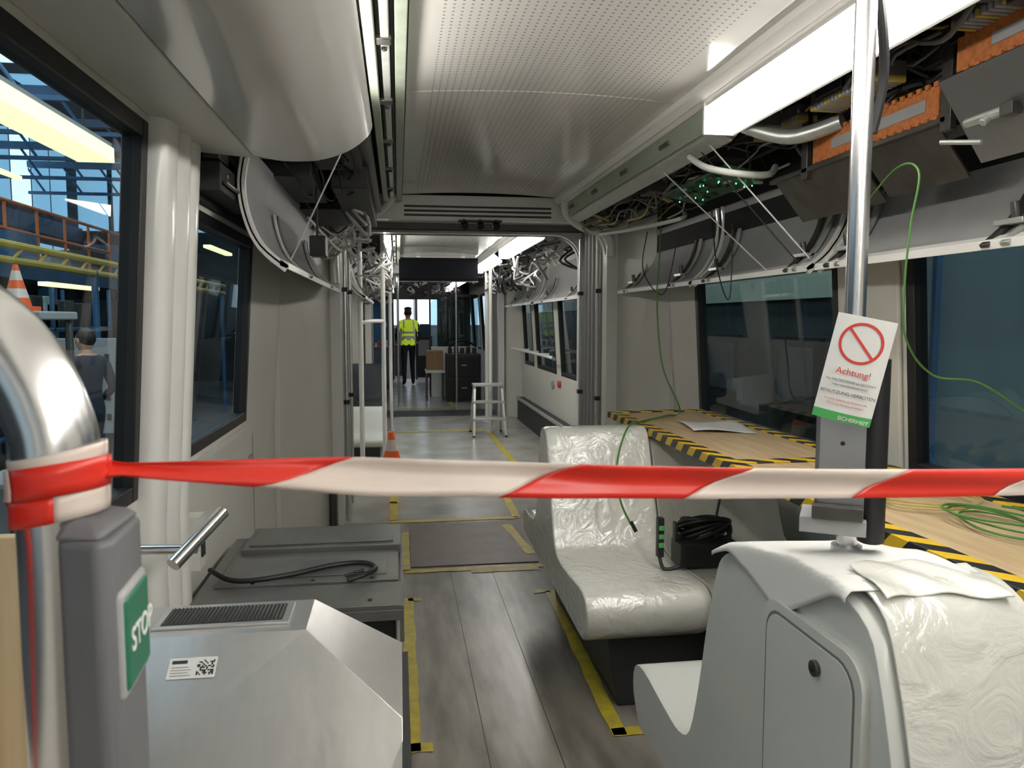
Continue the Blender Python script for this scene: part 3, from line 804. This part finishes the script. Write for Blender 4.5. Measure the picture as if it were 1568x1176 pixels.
gb=MB('equipment_seat_box',bevel=.006,seg=2)
gb.box(-.66,-.02,2.50,3.28,0,.50,CHAR)
gb.box(-.68,.0,2.40,3.30,.50,.535,GREYP)
gb.box(-.66,.0,2.40,2.62,.535,.552,GREYP); gb.box(-.62,-.01,2.63,2.98,.535,.558,GREYP); gb.box(-.60,.0,2.99,3.30,.535,.575,GREYP)
gb.box(-.58,-.03,3.03,3.26,.575,.582,GREYP); gb.box(-.60,-.05,2.69,2.92,.558,.563,GREYP)
for x in (-.5,-.3,-.1): gb.cyl((x,2.45,.552),(x,2.45,.556),.008,BLACK,n=10); gb.cyl((x,2.65,.558),(x,2.65,.562),.007,BLACK,n=10)
gb.box(-.005,.008,2.42,3.28,.42,.54,GREYP)
gb.done()
kb=MB('power_cable')
kb.tube([(-.66,2.75,.58),(-.58,2.66,.572),(-.50,2.64,.572),(-.38,2.68,.573),(-.25,2.76,.573),(-.14,2.78,.573),(-.09,2.72,.573),(-.12,2.65,.573),(-.18,2.62,.565)],.009,BLACK,8,8)
for (x,y) in ((-.19,2.66),(-.13,2.66),(-.16,2.69)): kb.cyl((x,y,.567),(x+.03,y+.015,.569),.006,BLACK,n=8)
kb.done()
hg=MB('wall_grab_handle',sharp=40)
hg.cyl((-.71,1.98,.885),(-.50,1.96,.885),.012,STEEL); hg.cyl((-.54,1.90,.865),(-.455,2.05,.955),.017,STEEL); hg.cyl((-.71,1.98,.885),(-.70,1.98,.885),.03,STEELD)
hg.box(-.715,-.66,2.62,2.70,.62,.80,WHITE); hg.box(-.665,-.655,2.64,2.68,.66,.76,BLACK)
hg.done()
tr=MB('trim_3',bevel=.004)
tr.box(-.47,-.43,5.30,5.42,0,.45,STEELD); tr.box(-.60,-.585,4.62,4.98,.0,.10,GREYL); tr.done()
wk=MB('wall_latch',bevel=.003); wk.box(-.72,-.705,3.80,3.86,.72,.80,GREYL); wk.box(-.705,-.70,3.82,3.84,.74,.78,BLACK); wk.done()

# ------------------------------------------------------------------ second section contents
def pole(x,y,r=.018,mat=STEEL,z0=0):
    m_=MB('grab_pole',sharp=40); m_.cyl((x,y,z0),(x,y,2.29),r,mat,n=16); m_.cyl((x,y,z0),(x,y,z0+.012),r*2,mat,n=16); m_.cyl((x,y,2.275),(x,y,2.295),r*1.6,mat,n=16); m_.done()
pole(-.14,7.5,.022,WHITE); pole(-.34,7.2,.022,WHITE); pole(-.10,10.2,.022,WHITE); pole(1.18,9.9,.022,WHITE); pole(1.25,10.9,.03,WHITE); pole(.0,13.0,.02,STEEL); pole(1.0,13.4,.02,STEEL)
hr=MB('horizontal_grab_rail'); hr.tube([(-.34,7.2,1.42),(-.25,7.25,1.44),(-.14,7.5,1.44)],.018,WHITE,10); hr.tube([(1.7,8.3,1.02),(1.62,8.35,1.05),(1.62,10.9,1.05),(1.7,10.95,1.02)],.018,WHITE,10)
for y in (8.9,9.6,10.3): hr.cyl((1.62,y,1.05),(1.76,y,1.05),.012,WHITE,n=8)
hr.done()
s2=[(y-2.59,z) for y,z in far]
st=MB('tram_seat_double',bevel=.006,sharp=50)
seatshell(st,[(7.9+y*.8,z*.52) for y,z in smooth2(s2)][:-1],-.62,-.14,SEATP); st.box(-.6,-.2,8.0,8.9,0,.16,CHAR); st.done()
st=MB('tram_seat_double',bevel=.006,sharp=50)
seatshell(st,[(9.8+y*.8,z*.9) for y,z in smooth2(s2)][:-1],-.62,-.2,CHAR); st.box(-.6,-.25,9.9,10.7,0,.26,CHAR); st.done()
st=MB('tram_seat_double',bevel=.006,sharp=50)
seatshell(st,[(13.2+y,z) for y,z in smooth2(s2)][:-1],-.6,-.1,CHAR); st.box(-.55,-.2,13.3,14.4,0,.29,CHAR); st.done()
bs=MB('baseboard_right',bevel=.003); bs.box(1.72,1.815,7.0,11.1,0,.33,CHAR); bs.box(1.70,1.72,7.0,11.1,.30,.34,GREYL); bs.done()
al=MB('wall_alarm_button'); al.cyl((1.815,8.55,.72),(1.79,8.55,.72),.04,REDP); al.cyl((1.815,8.95,.68),(1.80,8.95,.68),.05,GREYL); al.done()

ld=MB('step_ladder',bevel=.003)
lx0,lx1=.90,1.30
for x in (lx0,lx1):
    sx_=.03 if x==lx0 else -.03
    ld.hexa([(x,9.40,0),(x+.03,9.40,0),(x+.03,9.45,0),(x,9.45,0),(x+sx_,9.60,.62),(x+sx_+.03,9.60,.62),(x+sx_+.03,9.65,.62),(x+sx_,9.65,.62)],ALU)
    ld.hexa([(x,9.90,0),(x+.03,9.90,0),(x+.03,9.93,0),(x,9.93,0),(x+sx_,9.68,.62),(x+sx_+.03,9.68,.62),(x+sx_+.03,9.71,.62),(x+sx_,9.71,.62)],ALU)
    ld.box(x,x+.03,9.39,9.45,0,.02,BLACK); ld.box(x,x+.03,9.89,9.94,0,.02,BLACK)
for k_,z in enumerate((.20,.41)): ld.box(lx0+.01,lx1+.02,9.42+z*.32-.03,9.42+z*.32+.09,z,z+.03,ALU)
ld.box(lx0+.02,lx1+.01,9.55,9.76,.62,.65,ALU); ld.box(lx0+.01,lx1+.02,9.85,9.87,.18,.20,ALU)
ld.done()

def cone(x,y,z,hh):
    c_=MB('traffic_cone',sharp=50)
    prof=[(.34,0),(.29,.2),(.22,.42),(.16,.62),(.10,.85),(.06,1.)]
    n=24; 
    for i in range(5):
        r0,z0=prof[i]; r1,z1=prof[i+1]
        c_.cyl((x,y,z+.03+z0*(hh-.03)),(x,y,z+.03+z1*(hh-.03)),r0*hh*.8,TWHITE if i in(1,3) else CONE,r2=r1*hh*.8,n=n)
    c_.box(x-.33*hh,x+.33*hh,y-.33*hh,y+.33*hh,z,z+.03,CONE); c_.done()
cone(-.07,6.85,0,.46)

# third section
cb=MB('driver_equipment_cabinet',bevel=.01); cb.box(.85,1.45,13.6,14.2,0,.85,CHAR); cb.box(.87,1.43,13.58,13.6,.05,.40,BLACK); cb.box(.87,1.43,13.58,13.6,.44,.80,BLACK)
for z in (.24,.64): cb.box(1.10,1.20,13.565,13.58,z,z+.02,ALU)
for i in range(5): cb.cyl((.92+.11*i,13.9,.85),(.92+.11*i,13.9,.95+.02*(i%2)),.04,STEELD,n=10)
cb.tube([(.9,13.85,.95),(1.0,13.8,1.05),(1.2,13.85,1.08),(1.4,13.9,.97)],.02,BLACK,8)
cb.done()
gp=MB('partition_screen',bevel=.005); gp.box(.60,1.5,14.6,14.602,.95,1.9,GL); gp.box(.58,.61,14.58,14.65,0,2.29,BLACK); gp.box(.61,1.5,14.58,14.65,1.88,1.93,BLACK); gp.box(.61,1.5,14.58,14.65,0,.95,WHITE); gp.box(1.1,1.13,14.58,14.65,.95,1.9,BLACK); gp.done()
CB=M('cardboard',(.36,.20,.10),.7,noise=.1)
cbx=MB('cardboard_box',bevel=.004); cbx.box(.50,.80,13.9,14.25,.55,.90,CB); cbx.box(.48,.82,13.86,14.3,.50,.55,WHITE)
cbx.box(.645,.655,13.895,14.255,.55,.905,YTAPE)
for x in (.49,.79):
    for y in (13.88,14.26): cbx.box(x,x+.03,y,y+.03,0,.5,STEELD)
cbx.done()
tc_=MB('tool_trolley',bevel=.006)
for z in (.12,.5,.86): tc_.box(-.55,-.12,15.0,15.8,z,z+.03,BLUE)
for x in (-.55,-.15):
    for y in (15.0,15.77): tc_.box(x,x+.03,y,y+.03,.08,.9,STEELD); tc_.cyl((x,y+.015,.05),(x+.03,y+.015,.05),.05,BLACK,n=12)
for i in range(7): tc_.box(-.5+.05*i,-.46+.05*i,15.1+.07*i,15.2+.07*i,.89,.95+.05*(i%3),random.choice([GREYL,CHAR,REDP,WHITE]))
tc_.done()
ol=MB('open_locker',bevel=.004)
ol.box(-.62,-.20,16.6,17.4,.0,1.9,CHAR); ol.box(-.60,-.22,16.58,16.6,.05,.9,GREYL); ol.box(-.60,-.22,16.58,16.6,.95,1.85,BLUE)
ol.box(-.26,-.24,16.565,16.58,1.3,1.4,ALU); ol.done()
hd_=MB('driver_cab_header',bevel=.01); hd_.box(-.66,1.76,18.9,19.05,1.95,2.40,CHAR); hd_.box(-.66,-.1,18.9,19.05,0,1.95,CHAR); hd_.box(.95,1.76,18.9,19.05,0,1.95,CHAR); hd_.box(.42,.46,18.9,19.0,0,1.95,CHAR); hd_.done()
eb=MB('equipment_cart',bevel=.006)
eb.box(.45,.85,19.6,20.3,.0,1.05,CHAR); eb.box(.50,.80,19.58,19.6,.55,.95,GREYL); eb.box(.55,.78,19.7,20.0,1.05,1.35,BLUE); eb.box(-.1,.15,20.2,20.6,0,1.25,GREYP); eb.box(-.08,.12,20.18,20.2,.8,1.15,WHITE); eb.done()
cb2=cables('cable_harness',30,(.0,1.3),(12.5,18.5),(1.95,2.27),[BLACK,WIREG,BLACK,WIREW],(.006,.014),8,.08); cb2.done()

# ------------------------------------------------------------------ people
SKIN=M('skin',(.55,.32,.22),.5); HAIR=M('hair_dark',(.02,.015,.012),.6,noise=.3,nscale=60)
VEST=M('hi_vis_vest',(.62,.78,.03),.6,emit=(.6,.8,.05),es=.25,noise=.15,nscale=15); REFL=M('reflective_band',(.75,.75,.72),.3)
NAVY=M('trousers_navy',(.012,.016,.03),.7,noise=.3,nscale=12); SHIRT=M('jacket_dark',(.02,.028,.05),.7,noise=.3,nscale=12)
def person(name,loc,rz,vest=True):
    J={'pel':(0,0,.93,.135,.10),'bel':(0,.0,1.05,.135,.10),'che':(0,0,1.25,.165,.115),'shc':(0,-.01,1.40,.13,.09),'nk':(0,.0,1.47,.058,.058),'hd':(0,.012,1.54,.06,.065)}
    E=[('pel','bel'),('bel','che'),('che','shc'),('shc','nk'),('nk','hd')]
    for sd,n_ in ((-1,'l'),(1,'r')):
        fwd=.10*sd
        J['hip'+n_]=(.09*sd,0,.86,.09,.09); J['kn'+n_]=(.10*sd,fwd*.8+.02,.49,.062,.062); J['an'+n_]=(.11*sd,fwd*.9-.04,.09,.042,.045)
        J['to'+n_]=(.125*sd,fwd*.9+.10,.035,.045,.032)
        J['sh'+n_]=(.19*sd,-.01,1.39,.062,.062); J['el'+n_]=(.26*sd,-.04,1.12,.045,.045); J['wr'+n_]=(.24*sd,.15,.98,.03,.027); J['pa'+n_]=(.225*sd,.215,.955,.036,.02)
        E+= [('pel','hip'+n_),('hip'+n_,'kn'+n_),('kn'+n_,'an'+n_),('an'+n_,'to'+n_),('shc','sh'+n_),('sh'+n_,'el'+n_),('el'+n_,'wr'+n_),('wr'+n_,'pa'+n_)]
    keys=list(J); me=bpy.data.meshes.new('sk'); me.from_pydata([J[k][:3] for k in keys],[(keys.index(a),keys.index(b)) for a,b in E],[])
    ob=bpy.data.objects.new('sk',me); COL.objects.link(ob)
    ob.modifiers.new('s','SKIN'); sd_=ob.modifiers.new('u','SUBSURF'); sd_.levels=2; sd_.render_levels=2
    if me.skin_vertices:
        for i,k in enumerate(keys): me.skin_vertices[0].data[i].radius=J[k][3:5]
        me.skin_vertices[0].data[0].use_root=True
    dg=bpy.context.evaluated_depsgraph_get(); ev=ob.evaluated_get(dg).to_mesh()
    V=[tuple(v.co) for v in ev.vertices]; F=[tuple(p.vertices) for p in ev.polygons]; C=[tuple(p.center) for p in ev.polygons]
    ob.evaluated_get(dg).to_mesh_clear(); bpy.data.objects.remove(ob)
    mb=MB(name,sharp=70); X=Matrix.Translation(loc)@Matrix.Rotation(rz,4,'Z')
    groups={}
    for f_,c_ in zip(F,C):
        x,y,z=c_
        if z>1.46: m_=SKIN
        elif z<.09: m_=BLACK
        elif abs(x)>.19 and y>.13 : m_=SKIN
        elif z<.90 : m_=NAVY
        elif abs(x)<.21 and z>.90 and (abs(x)<.18 or z>1.2):
            m_=(REFL if (1.02<z<1.075 or 1.15<z<1.2 or (z>1.2 and .09<abs(x)<.125)) else VEST) if vest else SHIRT
        else: m_=SHIRT
        groups.setdefault(m_,[]).append(f_)
    for m_,fl in groups.items():
        ids=sorted({i for f_ in fl for i in f_}); mp={a:b for b,a in enumerate(ids)}
        mb.add([V[i] for i in ids],[[mp[i] for i in f_] for f_ in fl],m_,X)
    mb.ell((0,.015,1.60),(.075,.092,.115),SKIN,18,12,X); mb.ell((0,-.008,1.63),(.082,.094,.098),HAIR,18,12,X)
    mb.ell((0,.108,1.595),(.011,.018,.02),SKIN,8,6,X)
    for s_ in (-1,1):
        mb.ell((.078*s_,.01,1.60),(.012,.02,.03),SKIN,8,6,X); mb.ell((.03*s_,.095,1.615),(.012,.01,.007),PAPER,8,6,X); mb.ell((.03*s_,.103,1.615),(.005,.004,.005),INK,6,5,X)
        for k,(dx,L) in enumerate(((-.022,.065),(-.008,.075),(.008,.07),(.022,.055))):
            b_=Vector((.225*s_+dx,.235,.952)); mb.tube([b_,b_+Vector((0,L*.5,-.004)),b_+Vector((0,L*.8,-.02)),b_+Vector((0,L*.85,-.04))],.008,SKIN,8,4,X)
        b_=Vector((.200*s_,.20,.955)); mb.tube([b_,b_+Vector((-.022*s_,.02,.0)),b_+Vector((-.03*s_,.045,-.008))],.009,SKIN,8,4,X)
    mb.tube([(-.022,.103,1.562),(0,.107,1.560),(.022,.103,1.562)],.004,REDP,6,3,X)
    if vest: mb.ell((0,.0,1.70),(.088,.105,.045),NAVY,16,8,X)
    return mb.done()
person('worker_hi_vis',(.22,17.3,0),math.radians(8))
person('bystander',(-3.0,8.0,-.35),math.radians(60),False)
person('bystander',(-3.45,7.7,-.35),math.radians(-40),False)

# ------------------------------------------------------------------ hall outside
hf=MB('floor'); hf.box(-10,7,-6,24,-.45,-.35,M('hall_floor',(.10,.10,.10),.4,noise=.3,nscale=1)); hf.done()
hl=MB('hall_wall_left',bevel=0)
hl.box(-9.1,-9,-6,24,-.35,7,HDARK)
for z0,z1 in ((2.7,3.4),(4.2,6.2)):
    for i in range(24):
        y=-2+i*1.05; hl.box(-9.0,-8.97,y,y+.92,z0,z1,SKYW if i%3 else SKYB)
hl.box(-9.0,-8.9,-3,24,3.65,4.05,BLUE)
hl.box(-10,-.95,23.9,24,-.35,7,HDARK)
for i in range(9):
    x=-9+i*.95
    hl.box(x,x+.8,23.86,23.9,4.0,6,SKYW)
hl.done()
rf=MB('hall_roof_truss')
for i in range(10):
    y=1+i*2.2; rf.box(-9,-1.4,y,y+.14,5.2,5.35,BLUE)
    for k in range(9): rf.cyl((-9+k*.85,y+.07,5.2),(-8.6+k*.85,y+.07,4.6),.03,BLUE,n=6)
    rf.box(-9,-1.4,y,y+.08,4.55,4.62,BLUE)
for k in range(4): 
    for i in range(9): rf.box(-8.5+k*1.9,-7.5+k*1.9,1.4+i*2.2,2.7+i*2.2,6.86,6.9,SKYB if (i+k)%2 else SKYW)
rf.box(-10,7,-6,24,6.9,7,HDARK)
rf.done()
ml=MB('hall_mezzanine',bevel=.0)
YR=M('railing_yellow',(.50,.38,.06),.5); OR=M('railing_orange',(.60,.15,.03),.5)
ml.box(-5.6,-5.4,2,22,2.05,2.3,BLUE); ml.box(-8.9,-5.5,2,22,2.0,2.08,HDARK)
for z in (2.75,3.15): ml.cyl((-5.5,2,z),(-5.5,22,z),.03,OR,n=6)
for i in range(20): ml.cyl((-5.5,2+i,2.3),(-5.5,2+i,3.15),.025,OR,n=6)
for z in (1.98,2.12): ml.cyl((-3.4,3,z),(-3.4,16,z),.035,YR,n=8)
for i in range(26): ml.cyl((-3.4,3+i*.5,1.98),(-3.4,3.25+i*.5,2.12),.015,YR,n=6)
for i in range(6): ml.box(-5.62,-5.42,3+i*3.4,3.2+i*3.4,-.35,2.05,BLUE)
for i in range(5): ml.cyl((-3.4,3+i*3.2,-.35),(-3.4,3+i*3.2,2.0),.04,BLUE,n=8)
for i in range(14): ml.box(-6.6+.3*(i%3),-5.9+.2*(i%4),4+i*1.1,4.8+i*1.1,2.3,2.5+.2*(i%3),[CHAR,GREYL,HDARK,BLUE][i%4])
ml.done()
hlp=MB('hall_luminaire',bevel=.03)
hlp.box(-2.36,-2.10,2.6,6.3,2.63,2.74,YLAMP); hlp.box(-2.34,-2.12,2.58,6.32,2.74,2.78,GREYL); hlp.cyl((-2.2,3,2.78),(-2.2,3,5.2),.01,STEELD,n=6); hlp.cyl((-2.2,6,2.78),(-2.2,6,5.2),.01,STEELD,n=6)
for (x,y,z) in ((-6,7,3.7),(-6,12,3.7),(-4.5,16,2.9),(-7.5,9.5,1.75),(-7.5,13,1.75),(-4.2,10,1.86),(-3.0,13,2.6)):
    hlp.box(x-.06,x+.06,y,y+1.6,z,z+.05,YLAMP)
hlp.done()
wb=MB('workbench',bevel=.01)
wb.box(-4.4,-3.6,5.0,7.0,.45,.50,GREYL); wb.box(-4.3,-3.7,5.2,5.9,.50,1.05,GREYL)
for x in (-4.35,-3.7):
    for y in (5.05,6.9): wb.box(x,x+.05,y,y+.05,-.35,.45,STEELD)
for i in range(5): wb.box(-4.2,-3.9,6.05+i*.17,6.16+i*.17,.5,.75+.08*(i%3),random.choice([WHITE,BLUE,CHAR,GREYL]))
wb.done()
def rack(x0,y0,y1,top,nb):
    wb=MB('storage_rack',bevel=.01)
    lv=[.1,.7,1.3]+([1.9,2.5] if top>2 else [])
    for z in lv: wb.box(x0,x0+.7,y0,y1,z,z+.05,BLUE)
    for y in (y0,(y0+y1)/2,y1-.05):
        for x in (x0,x0+.65): wb.box(x,x+.05,y,y+.05,-.35,top,BLUE)
    for i in range(nb):
        y=y0+.1+random.random()*(y1-y0-.5); z=random.choice(lv)+.05; wb.box(x0+.05,x0+.6,y,y+.3,z,z+random.uniform(.15,.45),random.choice([GREYL,CHAR,CHAR,TEAL,CB,HGREEN,BLUE,BLACK]))
    wb.done()
rack(-5.0,8.5,12.5,1.9,26); rack(-3.1,17.5,21.5,2.9,44); rack(-2.1,14.5,18.5,1.9,30); rack(-7.2,4.5,9.5,1.9,30)
cone(-2.18,4.85,1.50,.27)
sh=MB('traffic_cone_stand',bevel=.01); sh.box(-2.4,-1.95,4.6,5.1,1.45,1.50,GREYL)
for x in (-2.38,-2.01):
    for y in (4.62,5.04): sh.box(x,x+.04,y,y+.04,-.35,1.45,STEELD)
sh.box(-2.4,-1.95,4.6,5.1,.5,.54,GREYL)
sh.done()
mp_=MB('machine_panel',bevel=.01); mp_.box(-4.2,-2.9,9.0,9.1,.2,1.25,GREYL); mp_.box(-4.2,-4.1,9.0,9.1,-.35,.2,STEELD); mp_.box(-3.0,-2.9,9.0,9.1,-.35,.2,STEELD)
for i in range(9):
    for j in range(4): mp_.box(-4.1+i*.13,-4.05+i*.13,8.99,9.0,.35+j*.22,.42+j*.22,CHAR)
mp_.done()

hr_=MB('hall_wall_right')
hr_.box(3.6,3.7,-6,24,-.35,7,HGREEN)
hr_.box(3.55,3.6,2.2,22,1.64,1.86,PGREEN)
hr_.box(2.6,2.66,-4,3.55,-.35,2.6,TEAL)
for y in (1.0,2.2,3.4): hr_.box(2.57,2.6,y,y+.03,-.35,2.6,BLUE)
for i in range(7):
    hr_.box(3.55,3.6,4.5+i*1.6,5.3+i*1.6,.6,1.3,BLACK); hr_.box(3.54,3.56,4.6+i*1.6,5.2+i*1.6,.7,1.2,HDARK)
hr_.done()
he=MB('hall_wall_end')
he.box(-1,7,23.9,24,-.35,7,GREYL)
for i in range(6):
    x=-.9+i*.75; he.box(x,x+.62,23.84,23.9,1.3,2.9,SKYE)
he.done()

# ------------------------------------------------------------------ world, added hall fill lights
wd=bpy.data.worlds.new('World'); S.world=wd; wd.use_nodes=True
bg=wd.node_tree.nodes['Background']; bg.inputs[0].default_value=(.80,.88,.95,1); bg.inputs[1].default_value=.55
def area(name,loc,rot,sx,sy,e,col=(1,.97,.92)):
    l=bpy.data.lights.new(name,'AREA'); l.shape='RECTANGLE'; l.size=sx; l.size_y=sy; l.energy=e; l.color=col
    o=bpy.data.objects.new(name,l); COL.objects.link(o); o.location=loc; o.rotation_euler=rot
area('hall_fill_left',(-5,7,6.5),(0,0,0),5,10,400,(.88,.95,1))  # added overhead fill without a fixture, brightens the hall left of the tram
area('hall_fill_right',(2.2,3,6.5),(0,math.radians(8),0),.8,9,520,(.88,.95,1))  # added fill, no fixture; lifts the teal panel outside the right windows
area('hall_fill_end',(1,21.3,5.5),(0,0,0),4,2,160,(.9,.95,1))  # added area fill, no fixture, above the gap past the tram's far end

# ------------------------------------------------------------------ camera
cam=bpy.data.cameras.new('camera'); co=bpy.data.objects.new('camera',cam); COL.objects.link(co)
cam.sensor_fit='HORIZONTAL'; cam.sensor_width=36; cam.lens=27.05; cam.clip_start=.02; cam.clip_end=100
co.location=(0,0,1.45); co.rotation_euler=(math.radians(90-4.75),0,math.radians(-8.4))
cam.dof.use_dof=True; cam.dof.focus_distance=2.2; cam.dof.aperture_fstop=18
S.camera=co
S.view_settings.view_transform='Standard'; S.view_settings.exposure=0.45
